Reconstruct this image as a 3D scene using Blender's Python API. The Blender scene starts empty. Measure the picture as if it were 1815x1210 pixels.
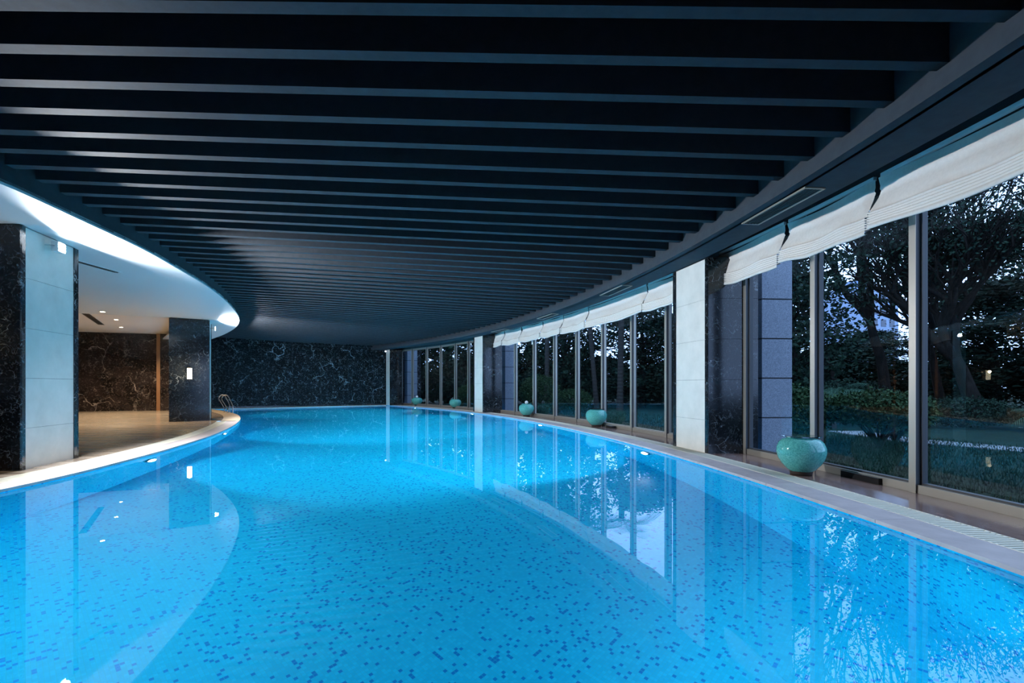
import bpy, bmesh, math, random
from mathutils import Vector, Matrix
random.seed(7)
R = math.radians
S = bpy.context.scene
COL = S.collection

# ------------------------------------------------------------------ camera
cd_ = bpy.data.cameras.new('camera'); cam = bpy.data.objects.new('camera', cd_); COL.objects.link(cam)
cam.location = (0, 0, 1.14); cam.rotation_euler = (R(90), 0, 0)
cd_.sensor_width = 36; cd_.lens = 17.0; cd_.shift_y = 79/1815; cd_.clip_start = .05; cd_.clip_end = 500
S.camera = cam
# ------------------------------------------------------------------ world: overcast blue dusk
W = bpy.data.worlds.new('dusk_sky'); S.world = W; W.use_nodes = True
nt = W.node_tree; bg = nt.nodes['Background']
tc = nt.nodes.new('ShaderNodeTexCoord'); sp = nt.nodes.new('ShaderNodeSeparateXYZ'); rp = nt.nodes.new('ShaderNodeValToRGB')
nt.links.new(tc.outputs['Generated'], sp.inputs[0]); nt.links.new(sp.outputs['Z'], rp.inputs[0]); nt.links.new(rp.outputs[0], bg.inputs[0])
rp.color_ramp.elements[0].position = 0.0; rp.color_ramp.elements[0].color = (.52, .66, 1.0, 1)
rp.color_ramp.elements[1].position = .6; rp.color_ramp.elements[1].color = (.62, .76, 1.0, 1)
bg.inputs[1].default_value = 3.8
# ------------------------------------------------------------------ exposure and render settings
S.view_settings.view_transform = 'Standard'; S.view_settings.look = 'None'
S.view_settings.gamma = 1; S.view_settings.use_curve_mapping = False
S.view_settings.exposure = 0.0
S.cycles.use_denoising = True
S.cycles.max_bounces = 12; S.cycles.diffuse_bounces = 4; S.cycles.glossy_bounces = 5
S.cycles.transmission_bounces = 6; S.cycles.transparent_max_bounces = 12
S.cycles.caustics_reflective = False; S.cycles.caustics_refractive = True
S.cycles.sample_clamp_indirect = 4.0; S.cycles.blur_glossy = .6

FLOOD_POWER = 2500.0      # flood lamps on the left columns
POOL_POWER = 620.0       # underwater lamps
WARM_POWER = 300.0        # downlights of the lounge

DECK = .04
# ------------------------------------------------------------------ helpers
def link(name, bm, mat=None, parent=None, smooth=False, uv=False):
    me = bpy.data.meshes.new(name); bm.to_mesh(me); bm.free()
    if mat: me.materials.append(mat)
    if smooth:
        for p in me.polygons: p.use_smooth = True
    o = bpy.data.objects.new(name, me); COL.objects.link(o)
    if parent is not None: o.parent = parent
    return o
def tag(o, label, cat, group=None, kind=None):
    if label: o['label'] = label
    if cat: o['category'] = cat
    if group: o['group'] = group
    if kind: o['kind'] = kind
    return o
def thing(name, label, cat, loc=(0, 0, 0), rz=0, group=None):
    o = bpy.data.objects.new(name, None); COL.objects.link(o)
    o.location = loc; o.rotation_euler = (0, 0, rz); o.empty_display_size = .1
    return tag(o, label, cat, group)
def struct(o):
    o['kind'] = 'structure'; return o
def structure(name, loc=(0, 0, 0)):
    o = bpy.data.objects.new(name, None); COL.objects.link(o); o.location = loc; o['kind'] = 'structure'; return o
def dup(root, loc, rz=None, sc=None, **kw):
    r = root.copy(); COL.objects.link(r); r.location = loc
    if rz is not None: r.rotation_euler = (0, 0, rz)
    if sc is not None: r.scale = (sc, sc, sc)
    for k, v in kw.items(): r[k] = v
    for ch in list(root.children):
        c = ch.copy(); COL.objects.link(c); c.parent = r
        for g in list(ch.children):
            d = g.copy(); COL.objects.link(d); d.parent = c
    return r
def prism(bm, pts, z0, z1):
    """solid with polygon footprint"""
    a = [bm.verts.new((x, y, z0)) for x, y in pts]; b = [bm.verts.new((x, y, z1)) for x, y in pts]
    n = len(pts)
    bm.faces.new(a[::-1]); bm.faces.new(b)
    for i in range(n): bm.faces.new((a[i], a[(i+1) % n], b[(i+1) % n], b[i]))
def box(bm, x0, x1, y0, y1, z0, z1): prism(bm, [(x0, y0), (x1, y0), (x1, y1), (x0, y1)], z0, z1)
def ribbon(bm, A, B, za, zb=None):
    """strip between two equally long 2D curves"""
    zb = za if zb is None else zb
    a = [bm.verts.new((x, y, za)) for x, y in A]; b = [bm.verts.new((x, y, zb)) for x, y in B]
    for i in range(len(A)-1): bm.faces.new((a[i], b[i], b[i+1], a[i+1]))
def solid_strip(bm, A, B, z0, z1):
    """solid strip between two curves with thickness"""
    n = len(A)
    v = [[bm.verts.new((p[0], p[1], z)) for p in Cv] for Cv in (A, B) for z in (z0, z1)]
    a0, a1, b0, b1 = v
    for i in range(n-1):
        bm.faces.new((a1[i], b1[i], b1[i+1], a1[i+1])); bm.faces.new((a0[i], a0[i+1], b0[i+1], b0[i]))
        bm.faces.new((a0[i], a1[i], a1[i+1], a0[i+1])); bm.faces.new((b0[i], b0[i+1], b1[i+1], b1[i]))
    for i in (0, n-1): 
        f = (a0[i], b0[i], b1[i], a1[i]); bm.faces.new(f if i == 0 else f[::-1])
def tube(bm, pts, rad, seg=8, cap=True):
    pts = [Vector(p) for p in pts]; rs = rad if isinstance(rad, (list, tuple)) else [rad]*len(pts)
    rings = []; up = Vector((0, 0, 1))
    for i, p in enumerate(pts):
        d = (pts[min(i+1, len(pts)-1)] - pts[max(i-1, 0)]).normalized()
        ref = up if abs(d.dot(up)) < .95 else Vector((1, 0, 0))
        u = d.cross(ref).normalized(); w = d.cross(u)
        rings.append([bm.verts.new(p + (u*math.cos(2*math.pi*k/seg) + w*math.sin(2*math.pi*k/seg))*rs[i]) for k in range(seg)])
    for a, b in zip(rings, rings[1:]):
        for k in range(seg): bm.faces.new((a[k], a[(k+1) % seg], b[(k+1) % seg], b[k]))
    if cap: bm.faces.new(rings[0][::-1]); bm.faces.new(rings[-1])
def lathe(bm, prof, seg=40, cap=False):
    rings = [[bm.verts.new((r*math.cos(2*math.pi*k/seg), r*math.sin(2*math.pi*k/seg), z)) for k in range(seg)] for r, z in prof]
    for a, b in zip(rings, rings[1:]):
        for k in range(seg): bm.faces.new((a[k], a[(k+1) % seg], b[(k+1) % seg], b[k]))
    if cap: bm.faces.new(rings[0][::-1]); bm.faces.new(rings[-1])

# ------------------------------------------------------------------ curves of the plan
def circ(c, r): return lambda z: c[0] + math.sqrt(max(r*r - (z-c[1])**2, .01))
gC, gR = (-35.361, 1.433), 39.729          # glazing line
pC, pR = (-35.853, 1.747), 38.924          # right pool edge
sC, sR = (-32.586, 2.049), 36.237          # soffit outer edge
fC, fR = (-31.902, 2.332), 34.968          # fascia
bC = (-33.4, 2.5)                          # centre the ceiling beams radiate from
gx, px, sx, fx = circ(gC, gR), circ(pC, pR), circ(sC, sR), circ(fC, fR)
def interp(P):
    def f(z):
        if z <= P[0][1]: return P[0][0]
        for i in range(len(P)-1):
            if z <= P[i+1][1]:
                p0 = P[max(i-1, 0)]; p1 = P[i]; p2 = P[i+1]; p3 = P[min(i+2, len(P)-1)]
                h = p2[1]-p1[1]; t = (z-p1[1])/h
                m1 = (p2[0]-p0[0])/(p2[1]-p0[1]) if p2[1] != p0[1] else 0
                m2 = (p3[0]-p1[0])/(p3[1]-p1[1]) if p3[1] != p1[1] else 0
                return (2*t**3-3*t*t+1)*p1[0]+(t**3-2*t*t+t)*h*m1+(-2*t**3+3*t*t)*p2[0]+(t**3-t*t)*h*m2
        return P[-1][0] + (z-P[-1][1])*(P[-1][0]-P[-2][0])/(P[-1][1]-P[-2][1])
    return f
lp = interp([(-6.6, -8), (-5.9, -2), (-5.55, 2), (-5.45, 5.0), (-5.56, 6.2), (-5.81, 7.46), (-6.05, 8.5), (-6.68, 10.65), (-7.22, 12.1),
             (-8.05, 14.06), (-9.28, 16.5), (-10.6, 18.65), (-11.7, 20.1), (-13.4, 22.1), (-15.6, 24.4)])
lc = interp([(-6.5, -8), (-5.7, -2), (-5.36, 2), (-5.33, 5.03), (-5.45, 5.9), (-5.68, 7.37), (-6.01, 8.69), (-6.5, 10.36), (-7.35, 12.6),
             (-8.6, 15.24), (-9.95, 17.41), (-11.8, 19.8), (-13.34, 21.55), (-15.4, 24.0)])
def wz(x): return 24.3 + .64*(x+14)           # far wall line
def samp(f, z0, z1, n): return [(f(z0+(z1-z0)*i/n), z0+(z1-z0)*i/n) for i in range(n+1)]
def off(cv, d):
    """parallel curve, +d to the right of the walking direction"""
    o = []
    for i, p in enumerate(cv):
        a = cv[max(i-1, 0)]; b = cv[min(i+1, len(cv)-1)]
        t = Vector((b[0]-a[0], b[1]-a[1])).normalized(); o.append((p[0]+t.y*d, p[1]-t.x*d))
    return o
def ang(c, r, a): return (c[0]+r*math.cos(a), c[1]+r*math.sin(a))

# ------------------------------------------------------------------ materials
def mat(name, col=(.5, .5, .5), rough=.5, metal=0, spec=.5, emit=None, estr=0):
    m = bpy.data.materials.new(name); m.use_nodes = True
    b = m.node_tree.nodes['Principled BSDF']
    b.inputs['Base Color'].default_value = (*col, 1); b.inputs['Roughness'].default_value = rough
    b.inputs['Metallic'].default_value = metal; b.inputs['Specular IOR Level'].default_value = spec
    if emit: b.inputs['Emission Color'].default_value = (*emit, 1); b.inputs['Emission Strength'].default_value = estr
    return m
class NT:
    def __init__(s, m): s.t = m.node_tree; s.b = s.t.nodes['Principled BSDF']
    def n(s, typ, **kw):
        x = s.t.nodes.new('ShaderNode'+typ)
        for k, v in kw.items():
            if k.startswith('_'): setattr(x, k[1:], v)
            else: x.inputs[k.replace('__', ' ')].default_value = v
        return x
    def l(s, a, b): s.t.links.new(a, b)
    def ramp(s, src, stops):
        r = s.t.nodes.new('ShaderNodeValToRGB'); s.l(src, r.inputs[0]); e = r.color_ramp.elements
        while len(e) < len(stops): e.new(.5)
        for q, (p, c) in zip(e, stops): q.position = p; q.color = (*c, 1) if len(c) == 3 else c
        return r.outputs[0]
    def math(s, op, a, b=None):
        m = s.t.nodes.new('ShaderNodeMath'); m.operation = op
        for i, v in enumerate((a, b)):
            if v is None: continue
            if isinstance(v, (int, float)): m.inputs[i].default_value = v
            else: s.l(v, m.inputs[i])
        return m.outputs[0]
    def mix(s, fac, a, b, mode='MIX'):
        m = s.t.nodes.new('ShaderNodeMix'); m.data_type = 'RGBA'; m.blend_type = mode
        for i, v in ((0, fac), (6, a), (7, b)):
            if isinstance(v, (int, float)): m.inputs[i].default_value = v
            elif isinstance(v, tuple): m.inputs[i].default_value = (*v, 1)
            else: s.l(v, m.inputs[i])
        return m.outputs[2]
    def obj(s, scale=(1, 1, 1), rot=(0, 0, 0), uv=False):
        t = s.n('TexCoord'); m = s.n('Mapping'); m.inputs['Scale'].default_value = scale; m.inputs['Rotation'].default_value = rot
        g = s.n('NewGeometry')
        s.l(t.outputs['UV'] if uv else g.outputs['Position'], m.inputs[0]); return m.outputs[0]
    def bump(s, h, strength=.2, dist=.01):
        b = s.n('Bump'); b.inputs['Strength'].default_value = strength; b.inputs['Distance'].default_value = dist
        s.l(h, b.inputs['Height']); s.l(b.outputs[0], s.b.inputs['Normal'])

def marble(name, base=(.006, .008, .011), vein=(.30, .34, .36), amount=1.0, rough=.12, scale=1.0, vs=1.0, vw=1.0):
    m = mat(name, base, rough); t = NT(m); v = t.obj()
    n1 = t.n('TexNoise'); n1.inputs['Scale'].default_value = 2.2*scale; n1.inputs['Detail'].default_value = 5; t.l(v, n1.inputs[0])
    warp = t.n('VectorMath', _operation='MULTIPLY_ADD'); t.l(n1.outputs['Color'], warp.inputs[0]); warp.inputs[1].default_value = (.9, .9, .9); t.l(v, warp.inputs[2])
    out = None
    for sc, th, st in ((1.3*vs, .010*vw, 1.0), (5.0*vs, .022*vw, .6), (14*vs, .05*vw, .35)):
        vo = t.n('TexVoronoi', _feature='DISTANCE_TO_EDGE'); vo.inputs['Scale'].default_value = sc*scale; t.l(warp.outputs[0], vo.inputs['Vector'])
        line = t.ramp(vo.outputs['Distance'], [(0, (st,)*3), (th, (0, 0, 0))])
        nm = t.n('TexNoise'); nm.inputs['Scale'].default_value = sc*1.3*scale; nm.inputs['Detail'].default_value = 3; t.l(v, nm.inputs[0])
        msk = t.ramp(nm.outputs['Fac'], [(.50, (0, 0, 0)), (.72, (1, 1, 1))])
        ln = t.mix(1.0, line, msk, 'MULTIPLY')
        out = ln if out is None else t.mix(1.0, out, ln, 'ADD')
    nb = t.n('TexNoise'); nb.inputs['Scale'].default_value = 1.6; nb.inputs['Detail'].default_value = 6; t.l(v, nb.inputs[0])
    bc = t.ramp(nb.outputs['Fac'], [(.35, tuple(c*.6 for c in base)), (.7, tuple(c*2.4 for c in base))])
    fac = t.math('MULTIPLY', out, amount)
    t.l(t.mix(fac, bc, vein), t.b.inputs['Base Color'])
    return m
def stone(name, c1, c2, rough=.35, scale=3.0, stretch=(1, 1, 1), bump=.05):
    m = mat(name, c1, rough); t = NT(m); v = t.obj(stretch)
    n1 = t.n('TexNoise'); n1.inputs['Scale'].default_value = scale; n1.inputs['Detail'].default_value = 8; n1.inputs['Roughness'].default_value = .6; t.l(v, n1.inputs[0])
    t.l(t.ramp(n1.outputs['Fac'], [(.3, c1), (.7, c2)]), t.b.inputs['Base Color'])
    if bump: t.bump(n1.outputs['Fac'], bump, .01)
    return m
M = {}
M['black_marble'] = marble('black_marble', rough=.12, amount=1.5, vs=1.2, vw=1.0)
M['wall_marble'] = marble('wall_marble', base=(.0016, .003, .0045), vein=(.40, .48, .52), amount=1.2, rough=.3, scale=.9, vs=1.0, vw=1.8)
M['wall_marble'].node_tree.nodes['Principled BSDF'].inputs['Specular IOR Level'].default_value = .1
M['brown_marble'] = marble('brown_marble', base=(.016, .011, .010), vein=(.40, .33, .28), amount=1.0, rough=.2, scale=.8, vs=1.0, vw=2.2)
M['limestone'] = stone('limestone', (.60, .60, .55), (.72, .71, .66), .38, 3.5)
M['granite'] = stone('granite', (.07, .09, .13), (.24, .28, .35), .7, 60, bump=.1)
M['granite_joint'] = mat('granite_joint', (.02, .025, .03), .8)
M['dark_joint'] = mat('dark_joint', (.01, .01, .012), .7)
M['ceiling_dark'] = stone('ceiling_dark_paint', (.024, .029, .035), (.033, .038, .046), .75, 12, bump=.02)
M['ceiling_dark'].node_tree.nodes['Principled BSDF'].inputs['Specular IOR Level'].default_value = .12
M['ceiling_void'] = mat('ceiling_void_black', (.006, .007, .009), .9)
M['soffit_grey'] = stone('soffit_grey_paint', (.036, .044, .054), (.046, .055, .066), .8, 8, bump=.02)
M['soffit_grey'].node_tree.nodes['Principled BSDF'].inputs['Specular IOR Level'].default_value = .08
M['ceiling_white'] = mat('ceiling_white_paint', (.56, .60, .62), .6)
M['ceiling_recess'] = mat('recess_white_paint', (.84, .82, .79), .6)
M['alu'] = mat('champagne_aluminium', (.36, .34, .30), .38, .5)
M['alu_shaded'] = mat('shaded_aluminium', (.035, .038, .045), .5)  # aluminium darkened: unlit sides of posts and near frames put into the colour
M['black_metal'] = mat('black_metal', (.012, .012, .014), .4, .4)
M['steel'] = mat('stainless_steel', (.62, .62, .62), .16, 1)
M['vent_black'] = mat('vent_black', (.008, .009, .01), .6)
M['wood_trim'] = stone('wood_trim', (.22, .10, .045), (.32, .16, .07), .4, 20, (1, 1, .1))
M['coping'] = stone('coping_stone', (.40, .36, .37), (.54, .49, .50), .42, 5, bump=.04)
M['coping_shaded'] = stone('coping_shaded_stone', (.50, .38, .26), (.58, .46, .33), .42, 6, bump=.04)  # same coping stone, its unlit tone put into the colour
M['grate'] = mat('grate_plastic', (.74, .72, .60), .45)
M['gutter'] = mat('gutter_dark', (.008, .009, .009), .9, spec=.1)
M['wet_marble'] = stone('rosy_marble_floor', (.13, .075, .062), (.30, .20, .17), .13, 2.2, (1, .5, 1), .02)
M['lamp_white'] = mat('lamp_emission', (1, 1, 1), .5, emit=(.95, .97, 1), estr=60)
M['lamp_warm'] = mat('warm_lamp_emission', (1, .9, .7), .5, emit=(1, .80, .52), estr=40)
M['sconce_glass'] = mat('sconce_glass', (1, .9, .7), .5, emit=(1, .82, .50), estr=5)
M['pool_lamp'] = mat('pool_lamp_emission', (1, 1, 1), .5, emit=(.85, .95, 1), estr=40)
M['white_plastic'] = mat('white_plastic', (.7, .7, .7), .4)
M['trunk'] = stone('tree_bark', (.005, .005, .005), (.016, .015, .014), .9, 9, (1, 1, .3), .5)
M['trunk'].node_tree.nodes['Principled BSDF'].inputs['Specular IOR Level'].default_value = .05
M['palm_bark'] = mat('palm_bark', (.030, .030, .030), .9, spec=.05)
M['cloth'] = stone('blind_linen', (.66, .64, .60), (.74, .72, .68), .85, 30, bump=.03)
M['asphalt'] = stone('garden_path_paving', (.10, .12, .14), (.16, .18, .21), .8, 6)
# travertine floor with long streaks
m = mat('travertine_floor', (.3, .25, .2), .22); t = NT(m); v = t.obj((.35, 3.2, 1), (0, 0, R(-6)))
n1 = t.n('TexNoise'); n1.inputs['Scale'].default_value = 2.2; n1.inputs['Detail'].default_value = 9; t.l(v, n1.inputs[0])
t.l(t.ramp(n1.outputs['Fac'], [(.3, (.20, .155, .115)), (.5, (.33, .265, .205)), (.7, (.45, .38, .30))]), t.b.inputs['Base Color'])
M['travertine'] = m
# lawn
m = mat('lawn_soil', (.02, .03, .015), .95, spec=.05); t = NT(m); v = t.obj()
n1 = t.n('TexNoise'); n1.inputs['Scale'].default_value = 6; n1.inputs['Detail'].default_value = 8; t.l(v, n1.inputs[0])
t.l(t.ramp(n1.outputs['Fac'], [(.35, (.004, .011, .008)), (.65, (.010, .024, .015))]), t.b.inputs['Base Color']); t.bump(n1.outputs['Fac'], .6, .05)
M['lawn'] = m
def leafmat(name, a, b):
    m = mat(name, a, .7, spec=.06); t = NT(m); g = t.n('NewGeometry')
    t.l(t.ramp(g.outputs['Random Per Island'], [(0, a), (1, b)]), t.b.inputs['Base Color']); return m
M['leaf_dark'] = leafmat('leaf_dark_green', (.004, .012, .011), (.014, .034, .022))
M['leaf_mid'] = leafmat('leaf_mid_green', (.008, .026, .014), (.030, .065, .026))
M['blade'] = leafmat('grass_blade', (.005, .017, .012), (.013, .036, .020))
M['palm_leaf'] = leafmat('palm_leaf', (.012, .04, .03), (.04, .09, .06))
# mosaic
def mosaic(name, rot):
    m = mat(name, (.1, .5, .8), .25); t = NT(m)
    v = t.obj((1/.027, 1/.027, 1), (0, 0, rot), uv=True)
    fl = t.n('VectorMath', _operation='FLOOR'); t.l(v, fl.inputs[0])
    fr = t.n('VectorMath', _operation='FRACTION'); t.l(v, fr.inputs[0])
    wn = t.n('TexWhiteNoise', _noise_dimensions='2D'); t.l(fl.outputs[0], wn.inputs['Vector'])
    tile = t.ramp(wn.outputs['Value'], [(0, (.003, .20, .56)), (.085, (.005, .465, .76)), (.5, (.006, .49, .79)), (.8, (.008, .525, .82))])
    tile_n = t.t.nodes[-1]
    for nd in t.t.nodes:
        if nd.type == 'VALTORGB': nd.color_ramp.interpolation = 'CONSTANT'
    s = t.n('SeparateXYZ'); t.l(fr.outputs[0], s.inputs[0])
    def edge(o):
        a = t.math('ABSOLUTE', t.math('SUBTRACT', o, .5)); return t.math('GREATER_THAN', a, .455)
    g = t.math('MAXIMUM', edge(s.outputs['X']), edge(s.outputs['Y']))
    t.l(t.mix(g, tile, (.02, .44, .66)), t.b.inputs['Base Color'])
    return m
M['mosaic_floor'] = mosaic('pool_mosaic_floor', R(43)); M['mosaic_wall'] = mosaic('pool_mosaic_wall', 0)
# glazed celadon with dark unglazed foot is separate part
m = mat('celadon_glaze', (.05, .27, .25), .07); t = NT(m); v = t.obj()
n1 = t.n('TexNoise'); n1.inputs['Scale'].default_value = 60; n1.inputs['Detail'].default_value = 3; t.l(v, n1.inputs[0])
t.l(t.ramp(n1.outputs['Fac'], [(.35, (.06, .30, .28)), (.65, (.13, .48, .44))]), t.b.inputs['Base Color']); M['celadon'] = m
M['vase_foot'] = mat('vase_foot_clay', (.03, .018, .012), .7)
# window glass: thin, clear with fresnel reflection
m = bpy.data.materials.new('window_glass'); m.use_nodes = True; tt = m.node_tree; tt.nodes.clear()
out = tt.nodes.new('ShaderNodeOutputMaterial'); mx = tt.nodes.new('ShaderNodeMixShader'); tr = tt.nodes.new('ShaderNodeBsdfTransparent')
gl = tt.nodes.new('ShaderNodeBsdfGlossy'); fr = tt.nodes.new('ShaderNodeFresnel'); fr.inputs[0].default_value = 1.5
tr.inputs[0].default_value = (.62, .78, .92, 1); gl.inputs['Roughness'].default_value = .0; gl.inputs['Color'].default_value = (.9, .95, 1, 1)
ge = tt.nodes.new('ShaderNodeNewGeometry'); mr = tt.nodes.new('ShaderNodeMapRange'); mr.inputs[3].default_value = 1.5; mr.inputs[4].default_value = 1/1.5
tt.links.new(ge.outputs['Backfacing'], mr.inputs[0]); tt.links.new(mr.outputs[0], fr.inputs[0]); tt.links.new(fr.outputs[0], mx.inputs[0]); tt.links.new(tr.outputs[0], mx.inputs[1]); tt.links.new(gl.outputs[0], mx.inputs[2]); tt.links.new(mx.outputs[0], out.inputs[0])
M['glass'] = m
m = bpy.data.materials.new('clear_lid_glass'); m.use_nodes = True; b = m.node_tree.nodes['Principled BSDF']
b.inputs['Transmission Weight'].default_value = 1; b.inputs['Roughness'].default_value = .03; b.inputs['Base Color'].default_value = (.8, .95, .95, 1); M['lid_glass'] = m
# water
m = bpy.data.materials.new('pool_water'); m.use_nodes = True; tt = m.node_tree; b = tt.nodes['Principled BSDF']
b.inputs['Base Color'].default_value = (1, 1, 1, 1); b.inputs['Roughness'].default_value = 0; b.inputs['IOR'].default_value = 1.333; b.inputs['Transmission Weight'].default_value = 1
t = NT(m); v = t.obj(); n1 = t.n('TexNoise'); n1.inputs['Scale'].default_value = 1.6; n1.inputs['Detail'].default_value = 2; t.l(v, n1.inputs[0]); t.bump(n1.outputs['Fac'], .012, .01)
M['water'] = m

# ================================================================== POOL
pool = thing('swimming_pool', 'large curved indoor swimming pool filled with bright turquoise water', 'swimming pool')
ZB = -7.6; ZP = 1.0; D = -1.65
NZ = 120
def zl(i, z1): return ZB + (z1-ZB)*i/NZ
# left edge until it meets the far wall, right edge likewise
def meet(f, d=.25):
    z = 20.0
    while z < wz(f(z)) - d*1.19: z += .01
    return z
zl_end, zr_end = meet(lp), meet(px)
LE = samp(lp, ZP, zl_end, NZ); RE = samp(px, ZP, zr_end, NZ)
def uvmesh(o, fn):
    me = o.data; uv = me.uv_layers.new(name='UVMap')
    for lo in me.loops: uv.data[lo.index].uv = fn(me.vertices[lo.vertex_index].co)
bm = bmesh.new(); ribbon(bm, LE, RE, D); basin = link('basin_floor', bm, M['mosaic_floor'], pool)
for p in basin.data.polygons: pass
uvmesh(basin, lambda c: (c.x, c.y))
ring = LE + RE[::-1]
bm = bmesh.new(); L = 0; uvs = []
n = len(ring); a = []; ss = [0]
for i in range(n): ss.append(ss[-1] + math.dist(ring[i], ring[(i+1) % n]))
uvl = bm.loops.layers.uv.new('UVMap')
for i in range(n):
    p, q = ring[i], ring[(i+1) % n]
    vs = [bm.verts.new((*p, D)), bm.verts.new((*q, D)), bm.verts.new((*q, DECK-.03)), bm.verts.new((*p, DECK-.03))]
    f = bm.faces.new(vs)
    for lo, u in zip(f.loops, ((ss[i], D), (ss[i+1], D), (ss[i+1], 0), (ss[i], 0))): lo[uvl].uv = u
link('basin_wall', bm, M['mosaic_wall'], pool)
bm = bmesh.new(); ribbon(bm, LE, RE, 0.0); link('water_surface', bm, M['water'], pool)
# coping stones: individual pieces following the edge
def pieces(curve, length):
    """split a curve in pieces of about this length"""
    out, cur, acc = [], [curve[0]], 0
    for a, b in zip(curve, curve[1:]):
        acc += math.dist(a, b); cur.append(b)
        if acc >= length: out.append(cur); cur = [b]; acc = 0
    if len(cur) > 1: out.append(cur)
    return out
GAP = .006
def stone_piece(name, cv, w, side, z0, z1, mt, parent):
    cv = list(cv)
    def tr(a, b):
        v = Vector((b[0]-a[0], b[1]-a[1])); v.normalize(); return (a[0]+v.x*GAP/2, a[1]+v.y*GAP/2)
    cv[0] = tr(cv[0], cv[1]); cv[-1] = tr(cv[-1], cv[-2])
    B = off(cv, w*side)
    bm = bmesh.new(); solid_strip(bm, off(cv, -.012*side), B, z0, z1); bmesh.ops.recalc_face_normals(bm, faces=bm.faces)
    o = link(name, bm, mt, parent); return o
fine = samp(px, ZP, zr_end-.1, 400)
for cv in pieces(fine, 1.45): stone_piece('coping_stone', cv, .325, 1, DECK-.03, DECK, M['coping'], pool)
fineL = samp(lp, ZP, zl_end-.1, 400)
zt = 15.3
for cv in pieces([p for p in fineL if p[1] <= zt], 1.45): stone_piece('coping_stone', cv, .325, -1, DECK-.03, DECK, M['coping'], pool)
for cv in pieces([p for p in fineL if p[1] >= zt], 1.45):  # far stretch coloured as if in the column's shade
    o = stone_piece('coping_stone', cv, .50, -1, DECK-.03, DECK, M['coping_shaded'], pool); o['label'] = 'coping stone at the far end of the pool, column shade painted in as tan'
# dark drain slot between plain and shade-tinted coping
bm = bmesh.new(); xs = lp(zt)
box(bm, xs-.50, xs-.06, zt-.16, zt-.04, DECK, DECK+.006)
tag(link('drain_slot', bm, M['black_metal']), 'narrow black drain slot let into the pool edge where the shade-tinted coping begins', 'drain')
# far edge coping
bm = bmesh.new()
A = (LE[-1][0], LE[-1][1]); B = (RE[-1][0], RE[-1][1])
prism(bm, [A, B, (B[0]-.15, wz(B[0]-.15)+.05), (A[0]-.15, wz(A[0]-.15)+.05)], DECK-.03, DECK); o = link('coping_stone', bm, M['coping_shaded'], pool)
# overflow grates
def grate(name, label, cv_in, cv_out_w, side):
    g = thing(name, label, 'drain grate')
    I = off(cv_in, .335*side); O = off(cv_in, .60*side)
    bm = bmesh.new(); ribbon(bm, I, O, DECK-.045); link('gutter', bm, M['gutter'], g)
    bm = bmesh.new()
    solid_strip(bm, I, off(cv_in, .345*side), DECK-.02, DECK); solid_strip(bm, off(cv_in, .59*side), O, DECK-.02, DECK)
    bmesh.ops.recalc_face_normals(bm, faces=bm.faces); link('grate_edge', bm, M['grate'], g)
    bm = bmesh.new(); d = 0; pitch = .044
    for (a, b) in zip(cv_in, cv_in[1:]):
        L = math.dist(a, b); t_ = Vector((b[0]-a[0], b[1]-a[1])).normalized(); nrm = Vector((t_.y, -t_.x))*side
        while d < L:
            p = Vector(a) + t_*d
            q = [p+t_*s_*.0115+nrm*w_ for s_, w_ in ((-1, .345), (1, .345), (1, .59), (-1, .59))]
            prism(bm, [(v.x, v.y) for v in q], DECK-.02, DECK-.001); d += pitch
        d -= L
    bmesh.ops.recalc_face_normals(bm, faces=bm.faces)
    o = link('grate_bars', bm, M['grate'], g); o['kind'] = 'stuff'
grate('overflow_grate', 'cream slatted overflow grate along the window side of the pool', samp(px, ZP, zr_end-.5, 150), 0, 1)
grate('overflow_grate', 'cream slatted overflow grate curving along the column side of the pool', samp(lp, ZP, zt, 110), 0, -1)

# ================================================================== FLOOR
floor = structure('floor')
rz = [ -7.6 + 37.2*i/150 for i in range(151)]
def clip_far(x, z): return (x, min(z, wz(x)+.2))
bm = bmesh.new(); ribbon(bm, off(samp(px, ZB, 29.4, 150), .60), [(gx(z)+.12, z) for _, z in samp(gx, ZB, 30.2, 150)], DECK)
link('window_side_floor', bm, M['wet_marble'], floor)
bm = bmesh.new()
A = off(samp(lp, ZB, zt+.12, 90), -.60)
ribbon(bm, [(-26, z) for _, z in A], A, DECK-.0005)
B = off(samp(lp, zt+.12, zl_end, 60), -.49); B[0] = (A[-1][0], A[-1][1])
ribbon(bm, [(-26, z) for _, z in B], B, DECK-.0005)
link('lounge_floor', bm, M['travertine'], floor)
bm = bmesh.new(); ribbon(bm, [(-26, zl_end-.3), (-26, 26)], [(B[-1][0], zl_end-.3), (B[-1][0], 26)], DECK-.002); link('lounge_floor', bm, M['travertine'], floor)
bm = bmesh.new(); A = off(samp(lp, ZB, ZP, 20), -.61); B = off(samp(px, ZB, ZP, 20), .61); ribbon(bm, A, B, DECK-.0008); link('entrance_floor', bm, M['travertine'], floor)

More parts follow.
